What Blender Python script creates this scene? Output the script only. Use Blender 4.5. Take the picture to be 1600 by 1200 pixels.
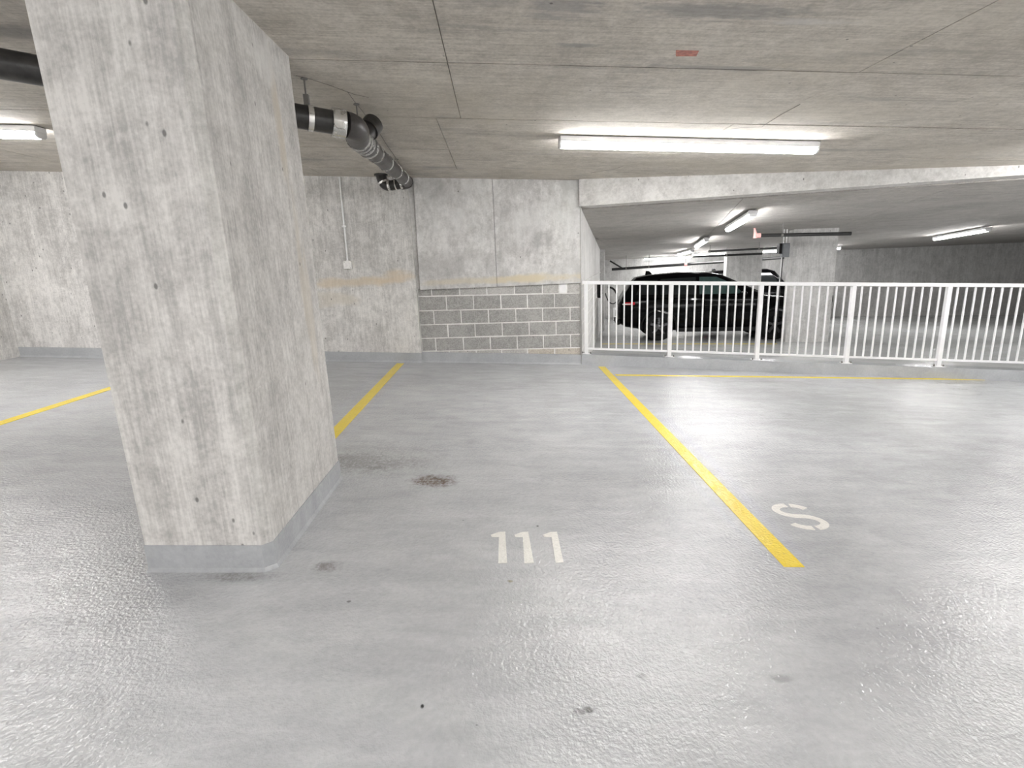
import bpy, math, random
from mathutils import Vector, Matrix
random.seed(7)
for o in list(bpy.data.objects): bpy.data.objects.remove(o)
scn = bpy.context.scene
COL = scn.collection

# ------------------------------------------------------------------ camera
F, CX, CY, CAMH = 800.0, 800.0, 600.0, 1.43
RX = Vector((0.99870227, -0.04525923, 0.02335315))
FY = Vector((-0.03287455, -0.22267284, 0.97433879))
UP = Vector((-0.03889772, -0.97384209, -0.22387174))
CAM = Vector((0, 0, CAMH))
# rows RX,FY,UP map camera vectors (x right, y down, z forward) to world x,y,z
def ray(px, py):
    v = Vector((px - CX, py - CY, F))
    return Vector((RX.dot(v), FY.dot(v), UP.dot(v)))
def hit(px, py, n, d):
    r = ray(px, py); n = Vector(n)
    return CAM + r * ((d - n.dot(CAM)) / n.dot(r))
cd = bpy.data.cameras.new('camera'); cam = bpy.data.objects.new('camera', cd); COL.objects.link(cam)
cd.sensor_fit = 'HORIZONTAL'; cd.sensor_width = 36.0; cd.lens = 36.0 * F / 1600.0
cd.clip_start = 0.05; cd.clip_end = 200
cx = Vector((RX.x, FY.x, UP.x)); cy = -Vector((RX.y, FY.y, UP.y)); cz = -Vector((RX.z, FY.z, UP.z))
cam.matrix_world = Matrix(((cx.x, cy.x, cz.x, 0), (cx.y, cy.y, cz.y, 0), (cx.z, cy.z, cz.z, CAMH), (0, 0, 0, 1)))
scn.camera = cam

# ------------------------------------------------------------------ world, exposure
w = bpy.data.worlds.new('world'); scn.world = w; w.use_nodes = True
w.node_tree.nodes['Background'].inputs[0].default_value = (0.9, 0.93, 1, 1)
w.node_tree.nodes['Background'].inputs[1].default_value = 0.05
vs = scn.view_settings
vs.view_transform = 'Standard'; vs.look = 'None'; vs.exposure = 2.03; vs.gamma = 1.0; vs.use_curve_mapping = False
LAMP = 21.0            # emission of every batten diffuser

# ------------------------------------------------------------------ planes of the place
def fz(x, y=0): return -0.06 * x                              # near floor, falls to the right
def cz_(x, y): return 2.546 - 0.049 * x + 0.012 * y           # near ceiling
NB = Vector((0.3060, 0.9520, 0)); DB = Vector((0.9520, -0.3060, 0))   # across / along the far ramp
B1 = Vector((1.250, 7.556, 2.217)); SLOPE = 0.045
def fcz(x, y): return 2.217 - SLOPE * (NB.x * (x - B1.x) + NB.y * (y - B1.y))      # far ceiling
def ffz(x, y): return -0.53 - SLOPE * (NB.x * (x - 4.03) + NB.y * (y - 12.7))      # far floor
FN = (NB.x * SLOPE, NB.y * SLOPE, 1)
def hfloor(px, py): return hit(px, py, (.06, 0, 1), 0)
def hfar(px, py): return hit(px, py, FN, -0.53 + SLOPE * (NB.x * 4.03 + NB.y * 12.7))
def hceil(px, py): return hit(px, py, (.049, -.012, 1), 2.546)
def hfceil(px, py, drop=0): return hit(px, py, FN, 2.217 - drop + SLOPE * (NB.x * B1.x + NB.y * B1.y))
def hy(px, py, Y): return hit(px, py, (0, 1, 0), Y)
R0 = Vector((1.249, 7.644)); RD = Vector((0.9917, -0.1285)); RN = Vector((0.1285, 0.9917))   # kerb line under the railing
def rail(s, off, h): 
    p = R0 + RD * s + RN * off
    return Vector((p.x, p.y, fz(p.x) + h))
YW = 7.65
SA = math.radians(13.2); SD = Vector((math.sin(SA), math.cos(SA), 0)); SN = Vector((math.cos(SA), -math.sin(SA), 0))
W0 = Vector((1.262, 7.65, 0))

# ------------------------------------------------------------------ materials
def newmat(name):
    m = bpy.data.materials.new(name); m.use_nodes = True
    nt = m.node_tree; nt.nodes.clear()
    out = nt.nodes.new('ShaderNodeOutputMaterial'); b = nt.nodes.new('ShaderNodeBsdfPrincipled')
    nt.links.new(b.outputs[0], out.inputs[0])
    return m, nt, b
class N:
    def __init__(s, nt): s.nt = nt
    def link(s, a, b): s.nt.links.new(a, b)
    def setin(s, sock, v):
        if hasattr(v, 'is_output'): s.link(v, sock)
        else: sock.default_value = v
    def pos(s, scale=(1, 1, 1), rot=(0, 0, 0), loc=(0, 0, 0)):
        g = s.nt.nodes.new('ShaderNodeNewGeometry'); m = s.nt.nodes.new('ShaderNodeMapping')
        s.link(g.outputs['Position'], m.inputs[0]); m.inputs['Scale'].default_value = scale
        m.inputs['Rotation'].default_value = rot; m.inputs['Location'].default_value = loc
        return m.outputs[0]
    def noise(s, vec, scale, detail=4, rough=.55, dist=0):
        n = s.nt.nodes.new('ShaderNodeTexNoise'); s.link(vec, n.inputs['Vector'])
        n.inputs['Scale'].default_value = scale; n.inputs['Detail'].default_value = detail
        n.inputs['Roughness'].default_value = rough; n.inputs['Distortion'].default_value = dist
        return n.outputs[0]
    def voro(s, vec, scale, out='Distance'):
        n = s.nt.nodes.new('ShaderNodeTexVoronoi'); s.link(vec, n.inputs['Vector']); n.inputs['Scale'].default_value = scale
        return n.outputs[out]
    def map(s, v, a, b, c=0., d=1., smooth=False):
        n = s.nt.nodes.new('ShaderNodeMapRange'); s.setin(n.inputs[0], v)
        if smooth: n.interpolation_type = 'SMOOTHSTEP'
        for i, q in enumerate((a, b, c, d)): n.inputs[i + 1].default_value = q
        return n.outputs[0]
    def math(s, op, a, b=0.):
        n = s.nt.nodes.new('ShaderNodeMath'); n.operation = op; s.setin(n.inputs[0], a); s.setin(n.inputs[1], b)
        return n.outputs[0]
    def mix(s, f, a, b, mode='MIX'):
        n = s.nt.nodes.new('ShaderNodeMix'); n.data_type = 'RGBA'; n.blend_type = mode
        s.setin(n.inputs[0], f); s.setin(n.inputs[6], a if hasattr(a, 'is_output') else (*a, 1)); s.setin(n.inputs[7], b if hasattr(b, 'is_output') else (*b, 1))
        return n.outputs[2]
    def sep(s, v):
        n = s.nt.nodes.new('ShaderNodeSeparateXYZ'); s.link(v, n.inputs[0]); return n.outputs
    def bump(s, h, strength, dist, prev=None):
        n = s.nt.nodes.new('ShaderNodeBump'); s.link(h, n.inputs['Height']); n.inputs['Strength'].default_value = strength
        n.inputs['Distance'].default_value = dist
        if prev is not None: s.link(prev, n.inputs['Normal'])
        return n.outputs[0]
    def blob(s, cx_, cy_, rx, ry, warp, yz=False, rz=None):
        """soft irregular spot in world x,y (or x,z when rz is given)"""
        p = s.sep(s.pos())
        a = s.math('DIVIDE', s.math('SUBTRACT', p[1] if yz else p[0], cx_), rx)
        b = s.math('DIVIDE', s.math('SUBTRACT', p[2] if (rz or yz) else p[1], cy_), ry)
        d = s.math('SQRT', s.math('ADD', s.math('MULTIPLY', a, a), s.math('MULTIPLY', b, b)))
        d = s.math('ADD', d, s.math('MULTIPLY', s.math('SUBTRACT', warp, .5), 2.2))
        return s.map(d, .25, 1.0, 1., 0., True)

def concrete(name, c_lo, c_hi, streak=(9, 9, .8), pits=.5, tan=None, rot=(0, 0, 0), blotch=None, grain=.25, rough=.85, bumpd=.006, spots=(), yzspots=()):
    m, nt, b = newmat(name); n = N(nt); P = n.pos()
    big = n.noise(P, .9, 6, .62); mid = n.noise(P, 4.5, 6, .65, .6); st = n.noise(n.pos(streak, rot), 1.0, 6, .6); fine = n.noise(P, 55, 4, .6)
    vein = n.noise(n.pos(tuple(v * 6.5 for v in streak), rot), 1.0, 3, .6); spk = n.noise(P, 17, 5, .7)
    f = n.math('ADD', n.math('ADD', n.math('MULTIPLY', big, .34), n.math('MULTIPLY', mid, .33)), n.math('ADD', n.math('MULTIPLY', st, .33), n.math('MULTIPLY', n.math('SUBTRACT', fine, .5), grain)))
    f = n.math('ADD', f, n.math('ADD', n.math('MULTIPLY', n.math('SUBTRACT', vein, .5), .30), n.math('MULTIPLY', n.math('SUBTRACT', spk, .5), .28)))
    c = n.mix(n.map(f, .385, .615), c_lo, c_hi)
    pale = n.map(n.noise(n.pos((1.4, 1.4, 1.0), (0, 0, 0), (3, 7, 1)), 2.2, 8, .7, 1.0), .56, .74)
    c = n.mix(n.math('MULTIPLY', pale, .35), c, tuple(min(1, v * 1.22) for v in c_hi))
    for (mask_scale, lo, hi, colr, amt) in (blotch or []):
        c = n.mix(n.math('MULTIPLY', n.map(n.noise(n.pos(mask_scale, (0, 0, 0), (11, 5, 2)), 1.0, 5, .6), lo, hi), amt), c, colr)
    if tan:
        for (x0, z0, rx, rz, colr, amt) in tan:
            c = n.mix(n.math('MULTIPLY', n.blob(x0, z0, rx, rz, n.noise(n.pos((2.2, 2.2, 6)), 1.0, 5, .6), rz=True), amt), c, colr)
    for (x0, y0, rx, ry, colr, amt) in spots:
        c = n.mix(n.math('MULTIPLY', n.blob(x0, y0, rx, ry, n.noise(n.pos((6, 22, 6)), 1.0, 5, .6)), amt), c, colr)
    for (x0, y0, rx, ry, colr, amt) in yzspots:
        c = n.mix(n.math('MULTIPLY', n.blob(x0, y0, rx, ry, n.noise(n.pos((9, 9, 2)), 1.0, 5, .6), yz=True), amt), c, colr)
    vd = n.voro(n.pos((1, 1, .6)), 13); vr = n.voro(n.pos((1, 1, .6)), 13, 'Color')
    pit = n.math('MULTIPLY', n.map(vd, .07, .125, 1, 0), n.math('GREATER_THAN', n.sep(vr)[0], 1 - pits))
    c = n.mix(n.math('MULTIPLY', pit, .75), c, (.10, .098, .095))
    nt.links.new(c, b.inputs['Base Color'])
    b.inputs['Roughness'].default_value = rough; b.inputs['Specular IOR Level'].default_value = .3
    h = n.math('SUBTRACT', n.math('ADD', n.math('MULTIPLY', st, .7), n.math('MULTIPLY', fine, .35)), pit)
    nt.links.new(n.bump(h, .5, bumpd), b.inputs['Normal'])
    return m

TAN = (.62, .52, .38)
M = {}
M['wall'] = concrete('wall_concrete', (.44, .43, .415), (.76, .745, .72), (10, 10, 1.1), .35,
    tan=[(-2.05, 1.29, .85, .09, TAN, .65), (-1.45, 1.31, .42, .14, (.64, .52, .37), .65), (-2.4, 1.05, .5, .16, (.60, .55, .46), .5)])
M['upper'] = concrete('upper_wall_concrete', (.43, .42, .41), (.70, .69, .675), (3, 3, .9), .10,
    blotch=[((1.3, 1.3, 1.1), .50, .60, (.66, .66, .65), .5), ((1.8, 1.8, 1.6), .53, .66, (.38, .375, .365), .5)],
    tan=[(0.6, 1.24, .9, .085, (.62, .54, .38), .85), (-.5, 1.24, .75, .07, (.60, .54, .42), .6), (.62, 1.75, .16, .22, (.27, .265, .26), .45), (.80, 1.75, .09, .2, (.25, .245, .24), .5)])
M['column'] = concrete('column_concrete', (.38, .37, .355), (.66, .645, .62), (13, 13, .8), .40,
    tan=[], yzspots=[(3.02, 2.2, .07, .5, (.52, .46, .37), .6), (3.06, 1.5, .06, .8, (.54, .49, .41), .5), (3.12, 1.15, .08, .5, (.55, .50, .42), .45), (2.95, 2.5, .25, .14, (.68, .67, .65), .6)])
M['beam'] = concrete('beam_concrete', (.47, .46, .445), (.68, .67, .65), (3, 3, 3), .25)
M['farwall'] = concrete('far_wall_concrete', (.40, .395, .385), (.62, .615, .60), (6, 6, .7), .15)
M['ceil'] = concrete('ceiling_concrete', (.40, .372, .33), (.66, .62, .56), (1.3, 46, 8), .05,
    blotch=[((.9, 3.2, 1), .56, .72, (.25, .24, .235), .55), ((.35, .5, 1), .50, .68, (.47, .43, .36), .5)], grain=.3, bumpd=.003,
    spots=[(1.05, 2.62, .55, .12, (.22, .215, .215), .6), (.35, 2.62, .2, .16, (.24, .24, .25), .5), (.50, 3.03, .13, .035, (.22, .22, .22), .6), (1.5, 2.7, .3, .05, (.62, .61, .60), .5), (1.4, 3.3, .7, .05, (.27, .26, .25), .5)])
M['farceil'] = concrete('far_ceiling_concrete', (.34, .325, .305), (.50, .48, .455), (1.3, 30, 8), .04, grain=.3, bumpd=.003, rot=(0, 0, math.radians(17.8)))
M['block'] = concrete('concrete_block_face', (.28, .275, .262), (.42, .412, .395), (14, 14, 14), .12, grain=.8, bumpd=.004)
M['block2'] = concrete('concrete_block_pale', (.38, .37, .35), (.52, .51, .49), (9, 9, 9), .12, grain=.8, bumpd=.004)
M['block3'] = concrete('concrete_block_tan', (.40, .365, .31), (.56, .52, .45), (9, 9, 9), .12, grain=.8, bumpd=.004)
M['mortar'] = concrete('mortar_joint', (.66, .65, .63), (.84, .83, .81), (9, 9, 9), .08, bumpd=.008)
M['sidewall'] = concrete('side_wall_concrete', (.50, .49, .475), (.70, .69, .67), (8, 8, 1), .12)

def floor_mat(name, stains=True, tint=(1, 1, 1), paint=None, stipple=1.0):
    m, nt, b = newmat(name); n = N(nt); P = n.pos()
    big = n.noise(P, .7, 6, .6); mid = n.noise(n.pos((1, 2.2, 1)), 3.0, 7, .68, .5); fine = n.noise(P, 42, 3, .6)
    f = n.math('ADD', n.math('ADD', n.math('MULTIPLY', big, .5), n.math('MULTIPLY', mid, .42)), n.math('MULTIPLY', n.math('SUBTRACT', fine, .5), .22))
    if paint is None:
        lo, hi = (.395, .402, .412), (.545, .552, .562)
        f = n.math('ADD', f, n.math('MULTIPLY', n.math('SUBTRACT', n.noise(n.pos((.7, 6, 1)), 1.5, 5, .65), .5), .22))
        c = n.mix(n.map(f, .33, .58), tuple(a * t for a, t in zip(lo, tint)), tuple(a * t for a, t in zip(hi, tint)))
    else:
        c = n.mix(n.map(f, .30, .62), paint[0], paint[1])
        chip = n.map(n.noise(n.pos((1, 1, 1), (0, 0, 0), (4, 4, 0)), 16, 8, .75), .62, .70)
        c = n.mix(n.math('MULTIPLY', chip, paint[2]), c, (.38, .37, .35))
    if stains:
        wv = n.noise(n.pos((9, 9, 9)), 1.0, 6, .7); wf = n.noise(P, 26, 4, .7)
        wmix = n.math('ADD', n.math('MULTIPLY', wv, .5), n.math('MULTIPLY', wf, .5))
        gran = n.map(n.noise(n.pos((1, .7, 1)), 48, 3, .7), .36, .60, .25, 1.)
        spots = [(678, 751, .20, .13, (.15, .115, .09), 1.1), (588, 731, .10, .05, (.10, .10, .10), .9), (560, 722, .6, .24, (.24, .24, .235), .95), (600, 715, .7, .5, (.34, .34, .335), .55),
                 (512, 885, .09, .06, (.22, .21, .20), .85), (370, 900, .25, .05, (.2, .195, .18), .7), (920, 1110, .022, .018, (.16, .16, .16), 1.0), (905, 1112, .03, .02, (.28, .28, .28), .8), (660, 1103, .009, .011, (.05, .05, .05), 1.3), (1003, 1057, .03, .02, (.3, .3, .3), .7),
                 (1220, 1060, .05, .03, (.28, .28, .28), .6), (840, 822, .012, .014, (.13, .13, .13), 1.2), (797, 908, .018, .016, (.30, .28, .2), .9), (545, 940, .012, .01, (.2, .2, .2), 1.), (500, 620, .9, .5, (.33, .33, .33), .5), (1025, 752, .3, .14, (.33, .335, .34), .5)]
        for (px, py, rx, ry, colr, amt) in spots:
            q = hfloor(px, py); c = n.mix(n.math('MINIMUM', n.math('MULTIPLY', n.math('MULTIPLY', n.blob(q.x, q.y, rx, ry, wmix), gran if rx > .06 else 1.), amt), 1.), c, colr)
    for (sc, th, amt) in ((5.5, .035, .55), (11., .045, .5)):
        vd = n.voro(n.pos((1, 1, .01)), sc); vr = n.sep(n.voro(n.pos((1, 1, .01)), sc, 'Color'))
        sp = n.math('MULTIPLY', n.map(n.math('ADD', vd, n.math('MULTIPLY', n.math('SUBTRACT', fine, .5), .05)), th * .6, th, 1, 0), n.math('GREATER_THAN', vr[1], .82))
        c = n.mix(n.math('MULTIPLY', sp, amt), c, (.11, .11, .11))
    nt.links.new(c, b.inputs['Base Color'])
    nt.links.new(n.map(big, .2, .8, .11, .19), b.inputs['Roughness'])
    b.inputs['Specular IOR Level'].default_value = .5
    bh = n.noise(P, 66, 2, .5)
    nt.links.new(n.bump(bh, 1.0 * stipple, .0046), b.inputs['Normal'])
    return m
M['floor'] = floor_mat('grey_floor_coating')
M['skirt'] = floor_mat('grey_upstand_coating', False, (.88, .89, .90), stipple=.4)
M['yellow'] = floor_mat('yellow_line_paint', False, paint=((.76, .55, .035), (.88, .70, .07), .30))
M['white_paint'] = floor_mat('white_marking_paint', False, paint=((.72, .71, .66), (.86, .85, .80), .55))
M['farfloor'] = floor_mat('far_floor_coating', False, (1.0, 1.0, .98), stipple=.5)

def simple(name, col, rough=.5, metal=0., spec=.5, var=.12, scale=14, emit=None, coat=0., bump=0.):
    m, nt, b = newmat(name); n = N(nt)
    f = n.noise(n.pos(), scale, 5, .6)
    c = n.mix(n.map(f, .3, .7), tuple(v * (1 - var) for v in col), tuple(min(1, v * (1 + var)) for v in col))
    nt.links.new(c, b.inputs['Base Color']); nt.links.new(n.map(f, .3, .7, max(.02, rough * .85), min(1, rough * 1.15)), b.inputs['Roughness'])
    b.inputs['Metallic'].default_value = metal; b.inputs['Specular IOR Level'].default_value = spec
    b.inputs['Coat Weight'].default_value = coat; b.inputs['Coat Roughness'].default_value = .04
    if bump: nt.links.new(n.bump(n.noise(n.pos(), 70, 3), bump, .002), b.inputs['Normal'])
    if emit:
        b.inputs['Emission Color'].default_value = (*emit[0], 1); b.inputs['Emission Strength'].default_value = emit[1]
    return m
M['rail'] = simple('white_rail_paint', (.80, .80, .81), .38, var=.04)
M['bolt'] = simple('dull_bolt_steel', (.16, .15, .14), .45, .8)
M['pipe'] = simple('black_cast_iron', (.030, .028, .027), .36, spec=.5, var=.5, scale=20, bump=.3)
M['pipe_grey'] = simple('dusty_cast_iron', (.05, .045, .043), .42, spec=.45, var=.3, scale=18, bump=.3)
M['steel'] = simple('stainless_band', (.72, .71, .69), .28, .85, var=.2)
M['galv'] = simple('galvanised_conduit', (.80, .80, .80), .4, .25, var=.1)
M['rod'] = simple('threaded_rod_steel', (.22, .21, .20), .5, .6)
M['boxgalv'] = simple('galvanised_box_cover', (.78, .77, .75), .4, .2, var=.12, scale=30)
M['lamp_body'] = simple('lamp_housing_white', (.82, .82, .83), .4, var=.02)
M['lamp_end'] = simple('lamp_end_cap_grey', (.62, .62, .62), .5, var=.03)
M['diffuser'] = simple('lamp_diffuser_glow', (.9, .9, .9), .5, var=.01, emit=((1.0, .99, .985), LAMP))
M['black_pipe'] = simple('black_sprinkler_pipe', (.018, .018, .018), .42, var=.3)
M['pink'] = simple('pink_sprinkler_fitting', (.80, .42, .40), .45, var=.15)
M['red'] = simple('red_ceiling_mark', (.46, .19, .15), .8, var=.35, scale=40)
M['hairline'] = simple('dark_hairline', (.22, .20, .18), .9, var=.3)
M['panelbox'] = simple('grey_box_paint', (.16, .17, .18), .5, var=.1)
M['carpaint'] = simple('black_car_paint', (.002, .002, .0022), .10, spec=.09, var=.1)
M['trim'] = simple('black_plastic_trim', (.005, .005, .005), .5, spec=.2, var=.2)
M['glass'] = simple('dark_tinted_glass', (.006, .008, .009), .05, spec=.6, var=.1)
M['teal_glow_glass'] = simple('glass_painted_green_glow', (.035, .06, .056), .06, spec=.4, var=.3, scale=5)  # green glow seen through the front window, put into the glass colour
M['tyre'] = simple('tyre_rubber', (.006, .006, .006), .7, spec=.2, var=.2)
M['rim'] = simple('dark_alloy_wheel', (.12, .12, .125), .28, .8, var=.2)
M['tail_red'] = simple('red_tail_lens', (.50, .02, .03), .15, var=.1)
M['tail_clear'] = simple('clear_tail_lens', (.80, .78, .78), .12, var=.05)
M['headlamp'] = simple('clear_headlamp_lens', (.55, .57, .6), .08, var=.05)
M['chrome'] = simple('chrome_trim', (.75, .75, .76), .12, 1.0, var=.05)
M['rubber'] = simple('black_cable_rubber', (.014, .014, .014), .5, var=.2)
M['white_panel'] = simple('white_barrier_paint', (.78, .78, .78), .45, var=.05)

# ------------------------------------------------------------------ mesh helpers
class MB:
    def __init__(s): s.v = []; s.f = []
    def add(s, vs_, fs_):
        k = len(s.v); s.v += [Vector(v) for v in vs_]; s.f += [tuple(i + k for i in f) for f in fs_]; return s
    def hexa(s, b4, t4):
        return s.add(list(b4) + list(t4), [(3, 2, 1, 0), (4, 5, 6, 7), (0, 1, 5, 4), (1, 2, 6, 5), (2, 3, 7, 6), (3, 0, 4, 7)])
    def prism(s, bot, top):
        n = len(bot); return s.add(list(bot) + list(top), [tuple(range(n - 1, -1, -1)), tuple(range(n, 2 * n))] + [(i, (i + 1) % n, (i + 1) % n + n, i + n) for i in range(n)])
    def box(s, c, half, ax=None, ay=None, az=None, bev=0.):
        c = Vector(c); ax = Vector(ax or (1, 0, 0)); ay = Vector(ay or (0, 1, 0)); az = Vector(az or (0, 0, 1)); hx, hy_, hz = half
        if bev <= 0:
            q = [c + ax * (sx * hx) + ay * (sy * hy_) + az * (sz * hz) for sz in (-1, 1) for sx, sy in ((-1, -1), (1, -1), (1, 1), (-1, 1))]
            return s.hexa(q[:4], q[4:])
        ring = []
        for z, ins in ((-hz, bev), (-hz + bev, 0), (hz - bev, 0), (hz, bev)):
            X, Y = hx - ins, hy_ - ins; b = bev
            for (a, d) in ((-X + b, -Y), (X - b, -Y), (X, -Y + b), (X, Y - b), (X - b, Y), (-X + b, Y), (-X, Y - b), (-X, -Y + b)):
                ring.append(c + ax * a + ay * d + az * z)
        fs = [tuple(range(7, -1, -1)), tuple(range(24, 32))]
        for r in range(3):
            for i in range(8): fs.append((r * 8 + i, r * 8 + (i + 1) % 8, (r + 1) * 8 + (i + 1) % 8, (r + 1) * 8 + i))
        return s.add(ring, fs)
    def tube(s, pts, r, seg=12, caps=True):
        pts = [Vector(p) for p in pts]; rr = r if isinstance(r, (list, tuple)) else [r] * len(pts)
        d0 = (pts[1] - pts[0]).normalized(); a = d0.orthogonal().normalized(); rings = []; vs_ = []
        for i, p in enumerate(pts):
            if i == 0: d = pts[1] - pts[0]
            elif i == len(pts) - 1: d = pts[-1] - pts[-2]
            else: d = (pts[i + 1] - p).normalized() + (p - pts[i - 1]).normalized()
            if d.length < 1e-9: d = d0
            d = d.normalized(); a = (a - d * a.dot(d))
            a = a.normalized() if a.length > 1e-6 else d.orthogonal().normalized()
            b = d.cross(a); d0 = d
            vs_ += [p + (a * math.cos(t) + b * math.sin(t)) * rr[i] for t in [2 * math.pi * k / seg for k in range(seg)]]
        n = len(pts); fs = [(i * seg + k, i * seg + (k + 1) % seg, (i + 1) * seg + (k + 1) % seg, (i + 1) * seg + k) for i in range(n - 1) for k in range(seg)]
        if caps: fs += [tuple(range(seg - 1, -1, -1)), tuple((n - 1) * seg + k for k in range(seg))]
        return s.add(vs_, fs)
    def lathe(s, prof, c, axis, seg=24, closed=False):
        c = Vector(c); ax = Vector(axis).normalized(); a = ax.orthogonal().normalized(); b = ax.cross(a); vs_ = []
        for (h, r) in prof: vs_ += [c + ax * h + (a * math.cos(2 * math.pi * k / seg) + b * math.sin(2 * math.pi * k / seg)) * r for k in range(seg)]
        n = len(prof); fs = []
        for i in range(n if closed else n - 1):
            j = (i + 1) % n
            fs += [(i * seg + k, i * seg + (k + 1) % seg, j * seg + (k + 1) % seg, j * seg + k) for k in range(seg)]
        if not closed: fs += [tuple(range(seg - 1, -1, -1)), tuple((n - 1) * seg + k for k in range(seg))]
        return s.add(vs_, fs)
    def xf(s, mat): s.v = [mat @ v for v in s.v]; return s
    def mesh(s, name, smooth=None):
        me = bpy.data.meshes.new(name); me.from_pydata([tuple(v) for v in s.v], [], s.f); me.validate()
        import bmesh
        bm = bmesh.new(); bm.from_mesh(me); bmesh.ops.recalc_face_normals(bm, faces=bm.faces); bm.to_mesh(me); bm.free()
        if smooth:
            me.shade_smooth(); me.set_sharp_from_angle(angle=math.radians(smooth))
        return me
    def build(s, name, mat, parent=None, smooth=None):
        me = s.mesh(name, smooth); me.materials.append(M[mat] if isinstance(mat, str) else mat)
        o = bpy.data.objects.new(name, me); COL.objects.link(o)
        if parent is not None:
            o.parent = parent; o.matrix_parent_inverse = Matrix.Translation(-parent.location) if parent.type == 'EMPTY' and parent.rotation_euler.z == 0 else Matrix()
        return o
def tag(o, label=None, cat=None, group=None, kind=None):
    for k, v in (('label', label), ('category', cat), ('group', group), ('kind', kind)):
        if v: o[k] = v
    return o
def empty(name, loc, label, cat, group=None, kind=None):
    o = bpy.data.objects.new(name, None); COL.objects.link(o); o.location = loc; o.empty_display_size = .1
    return tag(o, label, cat, group, kind)
def struct(o, label, cat='structure'): return tag(o, label, cat, kind='structure')
def copy_tree(o, parent=None):
    c = o.copy(); COL.objects.link(c)
    if parent is not None: c.parent = parent
    for ch in list(o.children): copy_tree(ch, c)
    return c
V = Vector

# ------------------------------------------------------------------ setting: near bay
XL, XR, YB = -7.0, 8.8, -8.0
def rail_y(x): return 7.644 - (x - 1.249) * 0.1296
pl = [(XL, YB), (XR, YB), (XR, rail_y(XR) + .2), (1.40, rail_y(1.40) + .2), (1.40, 7.80), (XL, 7.80)]
o = MB().prism([(x, y, fz(x) - .22) for x, y in pl], [(x, y, fz(x)) for x, y in pl]).build('floor', 'floor')
struct(o, 'grey coated concrete garage floor with stipple texture and oil stains', 'floor')

# ceiling slab with the impression of every formwork panel as its own piece
def beam_y(x): return 7.556 - (x - 1.250) * 0.3214
cl = [(XL, YB), (XR, YB), (XR, beam_y(XR) + .4), (1.25, 7.8), (XL, 7.80)]
ceil = MB().prism([(x, y, cz_(x, y) + .018) for x, y in cl], [(x, y, cz_(x, y) + .30) for x, y in cl]).build('ceiling', 'ceil')
struct(ceil, 'board-marked concrete ceiling slab over the near bay with formwork panel joints', 'ceiling')
def clip(poly, a, b, c):       # keep a*x+b*y<=c
    out = []
    for i in range(len(poly)):
        p, q = poly[i], poly[(i + 1) % len(poly)]; dp, dq = a * p[0] + b * p[1] - c, a * q[0] + b * q[1] - c
        if dp <= 0: out.append(p)
        if dp * dq < 0: t = dp / (dp - dq); out.append((p[0] + (q[0] - p[0]) * t, p[1] + (q[1] - p[1]) * t))
    return out
rows = [-8.0, -6.26, -5.06, -3.86, -2.66, -1.46, -.26, .94, 2.13, 3.325, 4.525, 5.745, 6.95, 7.66]
for j in range(len(rows) - 1):
    off = (-.22, -.42, -1.3)[0 if rows[j] < 4.4 else 1]
    if rows[j] == 6.95: off = .15
    if rows[j] < 2: off = -.22 - (j % 2) * 1.22
    k = math.ceil((XL - off) / 2.44) - 1
    while off + 2.44 * k < XR:
        x0, x1 = max(XL, off + 2.44 * k), min(XR, off + 2.44 * (k + 1)); k += 1
        if x1 - x0 < .05: continue
        g = .0022 + random.random() * .0018
        gy = g * 2.0 + .0015; poly = [(x0 + g, rows[j] + gy), (x1 - g, rows[j] + gy), (x1 - g, rows[j + 1] - gy), (x0 + g, rows[j + 1] - gy)]
        poly = clip(poly, .3214, 1, 7.556 + .3214 * 1.25 + .05) if x1 > 1.2 else poly
        if len(poly) < 3: continue
        dz = random.uniform(-.0015, .0015)
        MB().prism([(x, y, cz_(x, y) + dz) for x, y in poly], [(x, y, cz_(x, y) + .03) for x, y in poly]).build('ceiling_panel', 'ceil', ceil)
def ribbon(pts, wd, lift, up, zf, name, mat, parent=None, thick=.004):
    mb = MB()
    for i in range(len(pts) - 1):
        a, b = V(pts[i]), V(pts[i + 1]); d = (b - a).normalized(); s = V((-d.y, d.x)) * wd / 2
        q = [a - s, b - s, b + s, a + s]
        mb.hexa([(p.x, p.y, zf(p.x, p.y) + lift) for p in q], [(p.x, p.y, zf(p.x, p.y) + lift + up * thick) for p in q])
    return mb.build(name, mat, parent)
def cpx(pts): return [(hceil(x, y).x, hceil(x, y).y) for x, y in pts]
for pts in ([(462, 118), (478, 121), (515, 133), (553, 147), (576, 152)], [(543, 143), (555, 160), (566, 173), (577, 188)], [(593, 208), (604, 226), (618, 246), (628, 262)],
            [(1250, 163), (1222, 178), (1190, 198), (1160, 199), (1142, 201)], [(923, 270), (960, 264), (974, 259)]):
    ribbon(cpx(pts), .0035, -.0025, 1, cz_, 'hairline_mark', 'hairline', ceil, .006)  # thin dark ribbons: ceiling cracks, and dark lines beside the drain pipe
q = [hceil(*p) for p in ((1056, 87), (1088, 87), (1092, 79), (1056, 78))]
MB().hexa([(p.x, p.y, cz_(p.x, p.y) - .0035) for p in q], [(p.x, p.y, cz_(p.x, p.y) + .003) for p in q]).build('paint_mark', 'red', ceil)

# back wall: plain concrete left part
xe0, xe1 = -1.155, -1.170
o = MB().prism([(XL, YW, -.1), (xe0, YW, -.1), (xe0, YW + .3, -.1), (XL, YW + .3, -.1)],
               [(XL, YW, 3.1), (xe1, YW, 3.1), (xe1, YW + .3, 3.1), (XL, YW + .3, 3.1)]).build('wall_back_left', 'wall')
struct(o, 'bare cast concrete wall with orange rust stain behind the pale conduit', 'wall')
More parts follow.
